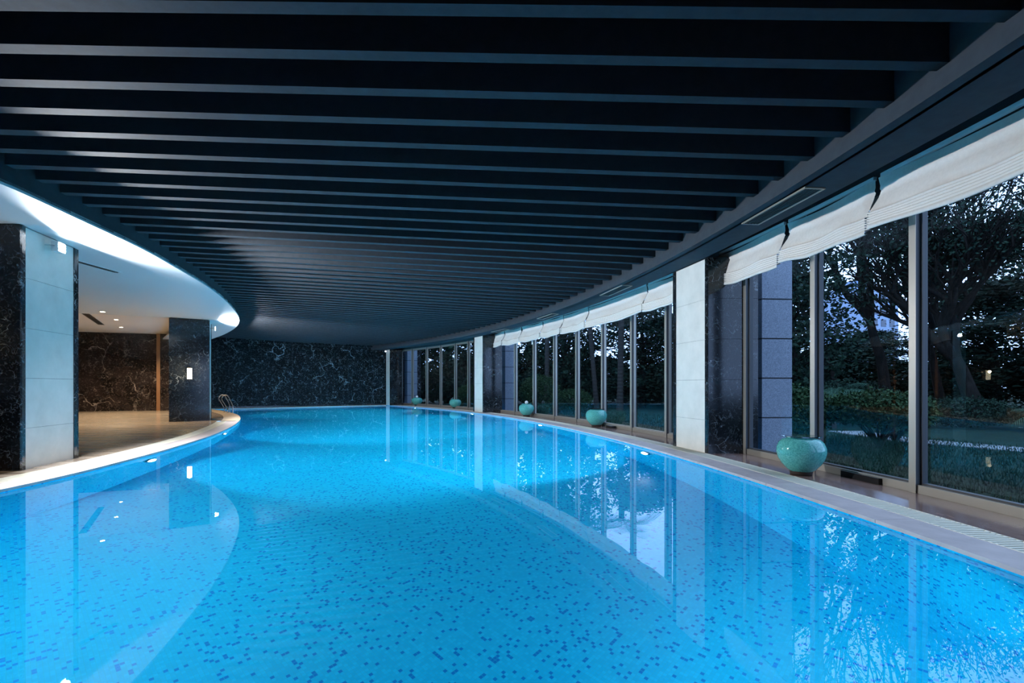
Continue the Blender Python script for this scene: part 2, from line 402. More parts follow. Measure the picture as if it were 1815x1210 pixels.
# ================================================================== WALLS
def slab_wall(name, p, q, z0, z1, nx, rows, mt, thick=.03, inward=1, joint=.004, axis=None):
    """backing plus separate stone slabs; the slabs' fronts lie on the line p-q"""
    root = structure(name)
    d = Vector((q[0]-p[0], q[1]-p[1])); L = d.length; d.normalize(); nrm = Vector((-d.y, d.x))*inward   # away from the room
    bm = bmesh.new()
    pts = [Vector(p)+nrm*(thick*.6), Vector(q)+nrm*(thick*.6), Vector(q)+nrm*.25, Vector(p)+nrm*.25]
    prism(bm, [(v.x, v.y) for v in pts], z0, z1); bmesh.ops.recalc_face_normals(bm, faces=bm.faces)
    link('wall_backing', bm, M['dark_joint'], root)
    zz = [z0]
    for r_ in rows: zz.append(zz[-1]+r_)
    zz[-1] = z1
    for j in range(len(zz)-1):
        for i in range(nx):
            a = Vector(p)+d*(L*i/nx+joint/2); b = Vector(p)+d*(L*(i+1)/nx-joint/2); dp = random.uniform(0, .0012)
            c_ = [a+nrm*dp, b+nrm*dp, b+nrm*(thick), a+nrm*(thick)]
            bm = bmesh.new(); prism(bm, [(v.x, v.y) for v in c_], zz[j]+joint/2, zz[j+1]-joint/2); bmesh.ops.recalc_face_normals(bm, faces=bm.faces)
            link('marble_slab', bm, mt, root)
    return root
rows = [.55, .68, .68, .68, .68, .6]
slab_wall('wall_back', (-16.6, wz(-16.6)), (-5.6, wz(-5.6)), DECK-.01, 3.9, 9, [.60, .68, .68, .68, .68, .58], M['wall_marble'])
slab_wall('wall_left', (-25.5, 18.62), (-15.95, 21.88), DECK-.01, 3.7, 7, [.60, .68, .68, .68, .68, .4], M['brown_marble'])
slab_wall('wall_corner', (-15.83, 21.75), (-14.6, 22.17), DECK-.01, 3.7, 1, [.60, .68, .68, .68, .68, .4], M['brown_marble'])
bm = bmesh.new(); prism(bm, [(-15.97, 21.72), (-15.83, 21.77), (-15.88, 21.95), (-16.02, 21.9)], DECK, 3.49); struct(link('trim_1', bm, M['wood_trim']))
for nm, a, b_ in (('wall_front', (-26, ZB), (5.2, ZB)), ('wall_side', (-25.5, ZB), (-25.5, 26))):
    bm = bmesh.new(); d = Vector((b_[0]-a[0], b_[1]-a[1])).normalized(); nn = Vector((d.y, -d.x))*(.2 if nm == 'wall_front' else -.2)
    prism(bm, [a, b_, (b_[0]+nn.x, b_[1]+nn.y), (a[0]+nn.x, a[1]+nn.y)], D-.1, 3.95); bmesh.ops.recalc_face_normals(bm, faces=bm.faces)
    struct(link(nm, bm, M['black_marble']))
# baseboard line of the far wall
bm = bmesh.new(); prism(bm, [(-15.4, wz(-15.4)-.03), (-6.6, wz(-6.6)-.03), (-6.6, wz(-6.6)+.01), (-15.4, wz(-15.4)+.01)], DECK, DECK+.08); struct(link('baseboard_back', bm, M['black_marble']))

# ================================================================== CEILING
H_SOF, H_FAS, H_BEAM, H_VOID = 3.247, 3.371, 3.47, 3.85
ceiling = structure('ceiling')
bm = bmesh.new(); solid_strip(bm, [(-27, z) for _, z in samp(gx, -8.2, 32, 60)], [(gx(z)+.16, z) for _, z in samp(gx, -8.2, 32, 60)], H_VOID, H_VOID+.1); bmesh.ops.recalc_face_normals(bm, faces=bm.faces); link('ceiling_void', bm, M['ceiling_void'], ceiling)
al = .01662 - .01309*34; k = 0; bmesh_cache = []
while al < R(47):
    ce, se = math.cos(al-.00155), math.sin(al-.00155)
    r = 15.0; r0 = r1 = None
    while r < 40:
        x, z = bC[0]+r*ce, bC[1]+r*se
        ok = x > lc(z)+.01 and z < wz(x) and (x-fC[0])**2+(z-fC[1])**2 < (fR+.09)**2 and z > ZB
        if ok:
            if r0 is None: r0 = r
            r1 = r
        elif r0 is not None: break
        r += .02
    if r0 is not None and r1-r0 > .3:
        bm = bmesh.new(); hw = .05
        n_ = (-se, ce); pts = [(bC[0]+rr*ce+n_[0]*s_*hw, bC[1]+rr*se+n_[1]*s_*hw) for rr, s_ in ((r0-.12, -1), (r1+.03, -1), (r1+.03, 1), (r0-.12, 1))]
        prism(bm, pts, H_BEAM, H_BEAM+.32); bmesh.ops.recalc_face_normals(bm, faces=bm.faces)
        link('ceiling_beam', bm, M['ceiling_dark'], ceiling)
    al += .01309
# right soffit with fascia lip, upstand and blind cove
FZ = samp(fx, ZB, 30.3, 140); SZ = samp(sx, ZB, 30.3, 140)
soffit = structure('trim_2')
bm = bmesh.new(); solid_strip(bm, FZ, SZ, H_SOF, H_SOF+.05); bmesh.ops.recalc_face_normals(bm, faces=bm.faces); link('soffit_board', bm, M['soffit_grey'], soffit)
bm = bmesh.new(); solid_strip(bm, off(FZ, -.002), off(FZ, .05), H_SOF-.001, H_FAS); bmesh.ops.recalc_face_normals(bm, faces=bm.faces); link('fascia_lip', bm, M['soffit_grey'], soffit)
bm = bmesh.new(); solid_strip(bm, off(FZ, .10), off(FZ, .14), H_SOF, H_VOID); bmesh.ops.recalc_face_normals(bm, faces=bm.faces); link('upstand', bm, M['soffit_grey'], soffit)
bm = bmesh.new(); solid_strip(bm, off(SZ, -.05), SZ, H_SOF+.05, H_VOID); bmesh.ops.recalc_face_normals(bm, faces=bm.faces); link('cove_side', bm, M['soffit_grey'], soffit)
GZ = samp(gx, ZB, 30.6, 140)
bm = bmesh.new(); solid_strip(bm, off(GZ, -.06), off(GZ, .14), 3.29, H_VOID); bmesh.ops.recalc_face_normals(bm, faces=bm.faces); struct(link('wall_right', bm, M['soffit_grey']))
# white lounge ceiling with curved edge
lounge = structure('ceiling_lounge')
C1 = samp(lc, ZB, 23.75, 120)
poly = C1 + [(-16.4, 22.6), (-13.9, 19.6), (-12.0, 17.2), (-10.9, 15.6), (-10.55, 14.95), (-12.3, 14.1), (-26, 7.8), (-26, ZB)]
def flat_poly(bm, P, z0, z1):
    from mathutils.geometry import tessellate_polygon
    tris = tessellate_polygon([[Vector((x, y, 0)) for x, y in P]])
    a = [bm.verts.new((x, y, z0)) for x, y in P]; b = [bm.verts.new((x, y, z1)) for x, y in P]
    for t_ in tris: bm.faces.new([a[i] for i in t_]); bm.faces.new([b[i] for i in t_][::-1])
    n = len(P)
    for i in range(n): bm.faces.new((a[i], a[(i+1) % n], b[(i+1) % n], b[i]))
    bmesh.ops.recalc_face_normals(bm, faces=bm.faces)
bm = bmesh.new(); flat_poly(bm, poly, H_SOF, H_SOF+.06); link('white_ceiling_board', bm, M['ceiling_white'], lounge)
bm = bmesh.new(); solid_strip(bm, off(C1, .0), off(C1, -.06), H_SOF+.03, H_VOID); bmesh.ops.recalc_face_normals(bm, faces=bm.faces)
o = link('upstand', bm, M['ceiling_dark'], lounge)
bm = bmesh.new(); flat_poly(bm, [(-26, 6.8), (-12.3, 13.9), (-10.45, 14.75), (-10.75, 15.6), (-11.85, 17.25), (-13.75, 19.7), (-16.25, 22.8), (-26, 20.5)], 3.49, 3.52); link('recessed_ceiling_board', bm, M['ceiling_recess'], lounge)
# air slots in the lounge ceiling
def air_slot(label, p, q, w, z):
    t_ = thing('linear_air_vent', label, 'vent', ((p[0]+q[0])/2, (p[1]+q[1])/2, z), math.atan2(q[1]-p[1], q[0]-p[0]))
    L = math.dist(p, q)/2
    bm = bmesh.new(); box(bm, -L, L, -w/2, w/2, -.008, -.002); link('vent_opening', bm, M['vent_black'], t_)
    bm = bmesh.new(); box(bm, -L, L, -w/2-.012, -w/2, -.014, 0); box(bm, -L, L, w/2, w/2+.012, -.014, 0); link('vent_frame', bm, M['white_plastic'], t_)
    bm = bmesh.new(); box(bm, -L, L, -.004, .004, -.016, -.004); link('vent_blade', bm, M['ceiling_dark'], t_)
air_slot('long black air slot in the white ceiling just beyond the near left column', (-7.36, 7.4), (-7.30, 8.95), .13, H_SOF)
air_slot('long black air slot in the recessed lounge ceiling', (-13.5, 15.2), (-15.7, 18.5), .2, 3.49)
# soffit vents
vent_lab = ['dark slatted air vent in the soffit nearest the camera', 'dark slatted air vent in the soffit, second from the camera',
            'dark slatted air vent in the soffit, third from the camera', 'dark slatted air vent in the soffit, farthest from the camera']
vq = [((3.21, 5.14), (3.09, 6.25), .2), ((2.40, 10.11), (2.15, 11.22), .2), ((1.25, 14.08), (.88, 15.12), .18), ((-.20, 17.9), (-.72, 18.85), .18)]
for lab, (p, q, w) in zip(vent_lab, vq):
    v_ = thing('air_vent', lab, 'vent', ((p[0]+q[0])/2, (p[1]+q[1])/2, H_SOF), math.atan2(q[1]-p[1], q[0]-p[0]), 'vents in the window-side soffit')
    L = math.dist(p, q)/2; w2 = w/2
    bm = bmesh.new(); box(bm, -L, L, -w2, w2, -.006, -.002); link('vent_opening', bm, M['vent_black'], v_)
    bm = bmesh.new()
    for a_ in ((-L-.02, L+.02, -w2-.02, -w2), (-L-.02, L+.02, w2, w2+.02), (-L-.02, -L, -w2, w2), (L, L+.02, -w2, w2)): box(bm, *a_, -.016, 0)
    link('vent_frame', bm, M['alu'], v_)
    for s_ in range(5):
        y = -w2+w*(s_+.5)/5; bm = bmesh.new(); box(bm, -L, L, y-.003, y+.003, -.013, -.003); link('vent_slat', bm, M['soffit_grey'], v_)

# ================================================================== COLUMNS
def column(label, corners, pool_face, z1=H_SOF, back_mat=None):
    """corners counter-clockwise seen from above; pool_face = index of the face with the pale stone panel"""
    cx_ = sum(c[0] for c in corners)/4; cy_ = sum(c[1] for c in corners)/4
    root = thing('column', label, 'column', (0, 0, 0))
    bm = bmesh.new(); inner = [(cx_+(x-cx_)*.95, cy_+(y-cy_)*.95) for x, y in corners]
    prism(bm, inner, DECK-.01, z1); bmesh.ops.recalc_face_normals(bm, faces=bm.faces); link('column_core', bm, M['dark_joint'], root)
    rws = [.55, .664, .664, .664, .665]
    for f in range(4):
        a, b = Vector(corners[f]), Vector(corners[(f+1) % 4]); d = (b-a); L = d.length; d.normalize()
        nrm = Vector((-d.y, d.x))
        if (Vector((cx_, cy_))-a).dot(nrm) < 0: nrm = -nrm
        segs = [(0, L, M['black_marble'], 0, 'marble_slab')]
        if f == pool_face: segs = [(0, .10, M['black_marble'], 0, 'marble_corner_strip'), (.10, L-.10, M['limestone'], .012, 'limestone_slab'), (L-.10, L, M['black_marble'], 0, 'marble_corner_strip')]
        for s0, s1, mt, ins, nm in segs:
            z = DECK-.01
            for r_ in rws:
                zt_ = min(z+r_, z1)
                ends = .031 if f % 2 else 0.0
                e0 = ends if s0 == 0 else .001; e1 = ends if s1 == L else .001
                pa = a+d*(s0+e0)+nrm*ins; pb = a+d*(s1-e1)+nrm*ins
                bm = bmesh.new(); prism(bm, [(v.x, v.y) for v in (pa, pb, pb+nrm*(.03-ins*.5), pa+nrm*(.03-ins*.5))], z+.002, zt_-.002)
                bmesh.ops.recalc_face_normals(bm, faces=bm.faces); link(nm, bm, mt, root)
                z = zt_
    return root
column('big square black marble column at the left edge with a pale limestone panel under the glaring flood lamp', [(-7.6, 6.20), (-6.39, 6.28), (-6.67, 7.44), (-7.75, 7.36)], 1)
column('far left black marble column with the glowing wall sconce, beside the pool ladder', [(-10.5, 14.80), (-9.62, 15.38), (-10.19, 16.40), (-11.1, 15.85)], 1)
column('nearest column on the window side, pale limestone panel and blue-lit black marble flank', [(3.20, 7.88), (4.02, 7.90), (3.86, 8.98), (2.98, 8.96)], 3)
column('second column on the window side, half way down the pool between two runs of windows', [(-1.18, 20.06), (-.42, 20.38), (-.95, 21.35), (-1.68, 21.0)], 3)
column('farthest narrow column at the far right corner of the pool against the black wall', [(-6.97, 27.7), (-6.42, 28.25), (-7.0, 28.9), (-7.42, 28.32)], 3)
# exterior granite piers
def pier(label, corners):
    root = thing('granite_pier', label, 'pier')
    cx_ = sum(c[0] for c in corners)/4; cy_ = sum(c[1] for c in corners)/4
    bm = bmesh.new(); prism(bm, [(cx_+(x-cx_)*.97, cy_+(y-cy_)*.97) for x, y in corners], -.1, 5.2); bmesh.ops.recalc_face_normals(bm, faces=bm.faces); link('pier_core', bm, M['granite_joint'], root)
    z = -.10
    for r_ in (.68, .70, .70, .70, .70, .70, .9):
        bm = bmesh.new(); prism(bm, corners, z+.012, z+r_-.012); bmesh.ops.recalc_face_normals(bm, faces=bm.faces); link('granite_block', bm, M['granite'], root); z += r_
pier('blue-grey granite pier outside the glass next to the nearest window-side column', [(4.42, 8.55), (4.98, 8.60), (4.8, 9.5), (4.2, 9.4)])
pier('granite pier outside the glass beside the second window-side column', [(-.30, 21.3), (.22, 21.45), (-.2, 22.3), (-.8, 22.0)])
pier('granite pier outside the glass beside the farthest column', [(-6.25, 28.9), (-5.72, 29.2), (-6.3, 30), (-7, 29.5)])

# ================================================================== WINDOWS
def gpt(a, d=0): return ang(gC, gR+d, a)
bays = [('window_1', [R(x) for x in (-11.0, -8.9, -6.8, -4.7, -2.6, -.55, 1.55, 3.55, 5.17, 7.23, 9.34)]),
        ('window_2', [R(x) for x in (11.0, 13.01, 15.23, 17.48, 19.80, 22.06, 24.36, 26.65, 28.80)]),
        ('window_3', [R(x) for x in (30.9, 33.06, 35.01, 37.26, 39.47, 41.79, 43.6)])]
def arcbox(bm, a0, a1, d0, d1, z0, z1, n=1):
    A = [gpt(a0+(a1-a0)*i/n, d0) for i in range(n+1)]; B = [gpt(a0+(a1-a0)*i/n, d1) for i in range(n+1)]
    solid_strip(bm, A, B, z0, z1); bmesh.ops.recalc_face_normals(bm, faces=bm.faces)
for nm, aa in bays:
    w = structure(nm)
    for i, a in enumerate(aa):
        h = .04/gR
        bm = bmesh.new(); arcbox(bm, a-h, a+h, -.06, .07, DECK, 3.29); link('window_post', bm, M['alu_shaded'], w)  # post body carries the shade of its unlit sides as colour
        bm = bmesh.new(); arcbox(bm, a-h, a+h, -.064, -.0605, DECK, 3.29); link('post_lit_face', bm, M['alu'], w)  # paler strip stands in for the lit pool-side face of the post
        if i < len(aa)-1:
            b_ = aa[i+1]; f = (.022 if nm == 'window_1' else .012)/gR
            bm = bmesh.new(); arcbox(bm, a+h, b_-h, -.045, .055, DECK, DECK+.085); link('sill_rail', bm, M['alu'], w)
            bm = bmesh.new(); arcbox(bm, a+h, b_-h, -.02, .04, 3.19, 3.29); link('head_rail', bm, M['alu'], w)
            bm = bmesh.new(); arcbox(bm, a+h, a+h+f, -.01, .05, DECK+.085, 3.19); arcbox(bm, b_-h-f, b_-h, -.01, .05, DECK+.085, 3.19)
            arcbox(bm, a+h+f, b_-h-f, -.01, .05, DECK+.085, DECK+.105); link('pane_frame', bm, M['alu_shaded'] if nm == 'window_1' else M['alu'], w)
            bm = bmesh.new(); P0, P1 = gpt(a+h, .02), gpt(b_-h, .02)
            v = [bm.verts.new((*P0, DECK+.08)), bm.verts.new((*P1, DECK+.08)), bm.verts.new((*P1, 3.2)), bm.verts.new((*P0, 3.2))]; bm.faces.new(v)
            link('glass_pane', bm, M['glass'], w)
# black stop rail by the near vase
bm = bmesh.new(); arcbox(bm, R(5.72), R(6.5), -.09, -.05, DECK, DECK+.07, 2); tag(link('door_stop', bm, M['black_metal']), 'short black rail on the window sill beside the nearest vase', 'rail')
bm = bmesh.new(); arcbox(bm, R(16.3), R(16.75), -.20, -.08, DECK, DECK+.06, 2); tag(link('door_stop', bm, M['black_metal']), 'small black stop on the floor behind the second vase', 'door stop')

# ================================================================== BLINDS
def blind(label, a0, a1, top, bot0, bot1, seed, group, pinch=None):
    rnd = random.Random(seed); n = max(16, int((a1-a0)*gR/.045))
    prof = [(0, 0), (-.012, .16), (-.030, .24), (-.018, .27), (-.055, .42), (-.085, .60), (-.095, .70)]
    np_ = 5; fold = [(-.100, .735)]
    for i in range(np_):
        f_ = .74+.26*i/np_
        fold += [(-.128, f_+.006), (-.136, f_+.034), (-.062, f_+.046)]
    fold += [(-.13, 1.004), (-.135, 1.09), (-.12, 1.10), (-.09, 1.08)]
    prof += fold
    ph = [rnd.uniform(0, 6.3) for _ in range(6)]
    bm = bmesh.new(); cols = []
    for i in range(n+1):
        u = i/n; a = a0+(a1-a0)*u; bot = bot0+(bot1-bot0)*u
        tp = top + .012*math.sin(5*u+ph[0]) - .02*math.sin(math.pi*u) + .02
        bt = bot - .035*math.sin(math.pi*u) + .008*math.sin(11*u+ph[1])
        c = []
        for j, (dr, f) in enumerate(prof):
            z = tp+(bt-tp)*f
            k_ = math.sin(math.pi*min(1, f/.7))
            dr2 = dr - .25 + k_*(.014*math.sin(9*u+ph[2]+3*f)+.008*math.sin(23*u+ph[3]-5*f)) + (.006*math.sin(17*u+ph[4]) if f > .7 else 0)
            if f > .7: z += .008*math.sin(13*u+ph[5]+f*4)*(1-f)*4
            e = min(u, 1-u)*(a1-a0)*gR
            if e < .10: dr2 += (.10-e)*.45*k_*(1 if f < .7 else .5)
            x, y = gpt(a, dr2); c.append(bm.verts.new((x, y, z)))
        cols.append(c)
    for A, B in zip(cols, cols[1:]):
        for j in range(len(prof)-1): bm.faces.new((A[j], B[j], B[j+1], A[j+1]))
    root = thing('roman_blind', label, 'blind', (0, 0, 0), 0, group)
    o = link('blind_cloth', bm, M['cloth'], root, smooth=False)
    for p in o.data.polygons: p.use_smooth = True
    bm = bmesh.new(); arcbox(bm, a0+.0006, a1-.0006, -.25, -.21, top+.03, top+.07, 4); link('head_rail', bm, M['white_plastic'], root)
    for u in (.2, .8):
        a = a0+(a1-a0)*u; x, y = gpt(a, -.19); bm = bmesh.new(); tube(bm, [(x, y, top+.04), (x, y, (bot0+bot1)/2+.02)], .0025, 5); link('blind_cord', bm, M['white_plastic'], root)
    return root
G1 = 'roman blinds over the near windows'; G2 = 'roman blinds over the middle windows'
T = 3.345
blind('raised off-white roman blind, leftmost over the near windows, hanging over the marble column corner', R(6.62-.0), R(9.62), T, 2.80, 2.84, 1, G1) if False else None
def A_of(x):  # angle on the blind circle of the seam, found once from its plan position
    return x
seams1 = [R(-4.6), R(-.6), R(2.1), R(5.50), R(7.60), R(9.98)]
labs1 = ['off-white roman blind over the windows behind the viewpoint', 'off-white roman blind over the window beside the viewpoint',
         'long off-white roman blind at the right edge of the picture', 'off-white roman blind second from the right edge, above the nearest vase',
         'off-white roman blind beside the nearest window-side column, its end over the marble']
for i, lab in enumerate(labs1):
    blind(lab, seams1[i]+.0005, seams1[i+1]-.0005, T, 2.835, 2.865, 10+i, G1)
seams2 = [R(11.35), R(13.65), R(18.1), R(20.5), R(22.7), R(25.2), R(27.4), R(29.4)]
labs2 = ['short off-white roman blind directly behind the pale nearest window-side column', 'widest off-white roman blind over the middle windows, above the second vase',
         'off-white roman blind third from the near end of the middle windows', 'off-white roman blind fourth from the near end of the middle windows',
         'off-white roman blind fifth from the near end of the middle windows', 'off-white roman blind next to last before the second column',
         'off-white roman blind at the far end of the middle windows, touching the second column']
for i, lab in enumerate(labs2):
    blind(lab, seams2[i]+.0005, seams2[i+1]-.0005, T, 2.85-.012*(i % 3), 2.83, 30+i, G2)

# ================================================================== LAMPS
def spot(name, loc, target, power, size, color, blend=.5, rad=.05, parent=None):
    l = bpy.data.lights.new(name, 'SPOT'); l.energy = power; l.spot_size = R(size); l.spot_blend = blend; l.color = color; l.shadow_soft_size = rad
    o = bpy.data.objects.new(name, l); COL.objects.link(o); o.location = loc
    o.rotation_euler = (Vector(target)-Vector(loc)).to_track_quat('-Z', 'Y').to_euler(); return o
def flood(label, loc, target, power, group='flood lamps on the left columns'):
    d = Vector(target)-Vector(loc); rz_ = math.atan2(d.y, d.x)
    f = thing('flood_lamp', label, 'lamp', loc, rz_, group)
    bm = bmesh.new(); box(bm, -.10, -.02, -.09, .09, -.07, .07); bmesh.ops.bevel(bm, geom=bm.edges[:], offset=.01, segments=2); link('lamp_housing', bm, M['white_plastic'], f)
    bm = bmesh.new(); box(bm, -.019, -.014, -.075, .075, -.055, .055); link('lamp_lens', bm, M['lamp_white'], f)
    bm = bmesh.new(); tube(bm, [(-.06, -.11, 0), (-.16, -.11, 0)], .008, 6); tube(bm, [(-.06, .11, 0), (-.16, .11, 0)], .008, 6); tube(bm, [(-.06, -.115, 0), (-.06, .115, 0)], .008, 6); link('lamp_bracket', bm, M['steel'], f)
    n = d.normalized()
    spot('flood_light', Vector(loc)+n*.02, target, power, 171, (.93, .95, 1.0), .32, .05)
flood('glaring white flood lamp high on the limestone panel of the left-edge column', (-6.36, 6.86, 3.10), (2.6, 9.5, .9), FLOOD_POWER)
flood('small starry flood lamp at the top corner of the far left column', (-9.50, 15.52, 2.98), (0, 20.5, 1.5), FLOOD_POWER*.55)
# tiny end lamp on farthest column
fl = thing('spot_lamp', 'tiny white lamp at the head of the farthest column', 'lamp', (-7.32, 28.0, 3.15))
bm = bmesh.new(); bmesh.ops.create_uvsphere(bm, u_segments=12, v_segments=8, radius=.05); link('lamp_globe', bm, mat('small_lamp', (1, 1, 1), .5, emit=(.9, .9, 1), estr=2.0), fl)

# underwater lamps
def ulamp(label, side, z, power=POOL_POWER, tgt=None, dz=-.5):
    f = lp if side < 0 else px
    a = Vector((f(z-.1), z-.1)); b_ = Vector((f(z+.1), z+.1)); t_ = (b_-a).normalized(); n = Vector((t_.y, -t_.x))*(-side)
    p = Vector((f(z), z))
    u = thing('underwater_lamp', label, 'lamp', (p.x, p.y, dz), math.atan2(n.y, n.x), 'round lamps under water in the pool walls')
    bm = bmesh.new(); bmesh.ops.create_cone(bm, cap_ends=True, segments=24, radius1=.15, radius2=.135, depth=.04, matrix=Matrix.Translation((.02, 0, 0)) @ Matrix.Rotation(R(90), 4, 'Y')); link('lamp_ring', bm, M['steel'], u)
    bm = bmesh.new(); bmesh.ops.create_cone(bm, cap_ends=True, segments=24, radius1=.11, radius2=.10, depth=.02, matrix=Matrix.Translation((.05, 0, 0)) @ Matrix.Rotation(R(90), 4, 'Y')); link('lamp_lens', bm, M['pool_lamp'], u)
    loc = Vector((p.x+n.x*.10, p.y+n.y*.10, dz))
    tg = Vector((p.x+n.x*4.0, p.y+n.y*4.0, dz-.75)) if tgt is None else Vector(tgt)
    spot('underwater_light', loc, tg, power, (122 if z > 5 else 150) if tgt else 125, (.36, .84, 1.0), .8, .08)
for lab, s_, z in [('underwater lamp on the left, nearest its column in the picture', -1, 7.85), ('underwater lamp on the left below the far left column', -1, 12.0),
                   ('underwater lamp on the right between the first and second window-side columns', 1, 14.6), ('underwater lamp on the right below the nearest window-side column', 1, 8.75),
                   ('tiny underwater lamp on the right near the second column', 1, 20.3), ('underwater lamp at the far right corner of the pool', 1, 25.6),
                   ('underwater lamp at the far left end of the pool behind the ladder', -1, 19.5),
                   ('unseen underwater lamp added on the left wall beside the viewpoint to brighten the pool', -1, 3.3), ('unseen underwater lamp added on the right wall beside the viewpoint to brighten the pool', 1, 2.5)]:  # last two stand out of frame, added to brighten the middle of the pool
    tg = {3.3: (-1.6, 6.2, -1.65), 2.5: (-.2, 5.8, -1.65), 7.85: (-1.8, 10.2, -1.65), 8.75: (-1.2, 10.4, -1.65), 12.0: (-3.5, 15.0, -1.65), 14.6: (-3.0, 15.5, -1.65)}.get(z)
    ulamp(lab, s_, z, POOL_POWER*((1.9 if s_ < 0 else .4) if z < 5 else 4.9 if z < 10 else 5.2 if z < 16 else 4.5), tg)
# lounge downlights
for lab, x, y, z in [('warm downlight in the white ceiling, nearest of the three', -11.6, 13.7, H_SOF), ('warm downlight in the recessed ceiling, middle of the three', -14.0, 17.1, 3.49),
                     ('warm downlight in the recessed ceiling, farthest of the three', -15.6, 19.3, 3.49)]:
    u = thing('downlight', lab, 'lamp', (x, y, z), 0, 'lounge downlights')
    bm = bmesh.new(); lathe(bm, [(.05, -.004), (.075, -.008), (.08, 0)], 24); link('trim_ring', bm, M['white_plastic'], u)
    bm = bmesh.new(); bmesh.ops.create_cone(bm, cap_ends=True, segments=20, radius1=.05, radius2=.05, depth=.01, matrix=Matrix.Translation((0, 0, -.004))); link('bulb', bm, M['lamp_warm'], u)
    spot('downlight_beam', (x, y, z-.03), (x, y, 0), WARM_POWER*2.2, 140, (1, .78, .52), .6, .05)
def sconce(label, loc, rz_):
    u = thing('wall_sconce', label, 'wall lamp', loc, rz_)
    bm = bmesh.new(); lathe(bm, [(.0, 0), (.065, 0), (.065, .33), (.06, .335), (.0, .335)], 24); link('glass_cylinder', bm, M['sconce_glass'], u, smooth=True)
    bm = bmesh.new(); box(bm, -.03, .03, .04, .10, .08, .26); link('wall_plate', bm, M['steel'], u)
    l = bpy.data.lights.new('sconce_glow', 'POINT'); l.energy = 26; l.color = (1, .74, .42); l.shadow_soft_size = .05
    o = bpy.data.objects.new('sconce_glow', l); COL.objects.link(o)
    d = Vector((math.sin(rz_), -math.cos(rz_))); o.location = (loc[0]+d.x*.10, loc[1]+d.y*.10, loc[2]+.28)
sconce('glowing frosted glass cylinder sconce on the far left marble column', (-10.05+.055, 15.09-.10, 1.36), R(33.5))
sconce('glass cylinder sconce on the near left column, just outside the left edge', (-7.15, 6.13, 1.42), R(3.5))

# ================================================================== VASES
def vase(label, x, y, rad, h, top):
    v_ = thing('ceramic_vase', label, 'vase', (x, y, DECK), 0, 'celadon vases along the windows')
    pr = [(.46, .10), (.60, .16), (.80, .30), (.94, .45), (1.0, .60), (.985, .72), (.90, .85), (.76, .93), (.60, .965), (.56, .975), (.58, 1.0), (.62, 1.0), (.60, .985), (.52, .96), (.40, .94)]
    bm = bmesh.new(); lathe(bm, [(a*rad, b_*h) for a, b_ in pr], 48); link('vase_body', bm, M['celadon'], v_, smooth=True)
    bm = bmesh.new(); lathe(bm, [(0.01, 0), (.44*rad, 0), (.45*rad, .05*h), (.475*rad, .112*h)], 48); link('vase_foot', bm, M['vase_foot'], v_, smooth=True)
    if top == 'ball':
        bm = bmesh.new(); lathe(bm, [(.001, .965*h), (.5*rad, .965*h), (.5*rad, .985*h), (.001, .99*h)], 32); link('vase_lid', bm, M['celadon'], v_)
        bm = bmesh.new(); bmesh.ops.create_uvsphere(bm, u_segments=20, v_segments=12, radius=.22*rad, matrix=Matrix.Translation((0, 0, 1.12*h))); link('white_ball', bm, M['white_plastic'], v_, smooth=True)
    else:
        bm = bmesh.new(); lathe(bm, [(.001, 1.003*h), (.78*rad, 1.003*h), (.78*rad, 1.03*h), (.001, 1.03*h)], 40); link('glass_lid', bm, M['lid_glass'], v_)
    return v_
vase('largest turquoise glazed vase with a clear glass lid, nearest the camera on the window side', 3.60, 6.02, .275, .47, 'lid')
vase('round turquoise vase with a clear glass lid between the first and second window-side columns', 2.30, 13.2, .29, .47, 'lid')
vase('round turquoise vase topped by a white ball, just this side of the second window-side column', .53, 17.7, .28, .45, 'ball')
vase('turquoise vase topped by a white ball, right one of the two beyond the second column', -2.85, 24.3, .30, .44, 'ball')
vase('round turquoise vase topped by a white ball, the farthest one beyond the second column', -5.42, 27.6, .31, .44, 'ball')

# ================================================================== LADDER
lad = thing('pool_ladder', 'stainless steel pool ladder with two arched handrails at the far left end of the pool', 'ladder')
for k, oz in enumerate((0, 1)):
    base = Vector((-11.95+.42*oz, 20.25-.5*oz)); dr = Vector((.86, -.15)).normalized()
    pts = []
    prof = [(-.16, DECK), (-.16, .22), (-.40, .58), (-.40, .68), (-.32, .76), (-.20, .77), (-.10, .70), (.08, .38), (.10, .1), (.10, -.75)]
    pts = [(base.x+dr.x*(a+.05), base.y+dr.y*(a+.05), b_) for a, b_ in prof]
    # smooth by subdividing with catmull
    sm = []
    for i in range(len(pts)-1):
        p0, p1, p2, p3 = (Vector(pts[max(i-1, 0)]), Vector(pts[i]), Vector(pts[i+1]), Vector(pts[min(i+2, len(pts)-1)]))
        for s_ in range(4):
            u_ = s_/4; sm.append(.5*((2*p1)+(p2-p0)*u_+(2*p0-5*p1+4*p2-p3)*u_*u_+(3*p1-p0-3*p2+p3)*u_**3))
    sm.append(Vector(pts[-1]))
    bm = bmesh.new(); tube(bm, sm, .021, 10); link('handrail', bm, M['steel'], lad, smooth=True)
    bm = bmesh.new(); tube(bm, [(pts[0][0], pts[0][1], DECK), (pts[0][0], pts[0][1], DECK+.015)], .05, 16); link('flange', bm, M['steel'], lad)
for s_ in range(3):
    z = -.15-.25*s_; a = Vector((-11.95, 20.25)); b_ = Vector((-11.53, 19.75)); o_ = Vector((.148, -.026))
    bm = bmesh.new(); pa, pb = a+o_, b_+o_; prism(bm, [(pa.x-.03, pa.y), (pb.x-.03, pb.y), (pb.x+.03, pb.y), (pa.x+.03, pa.y)], z-.01, z+.01); link('rung', bm, M['steel'], lad)

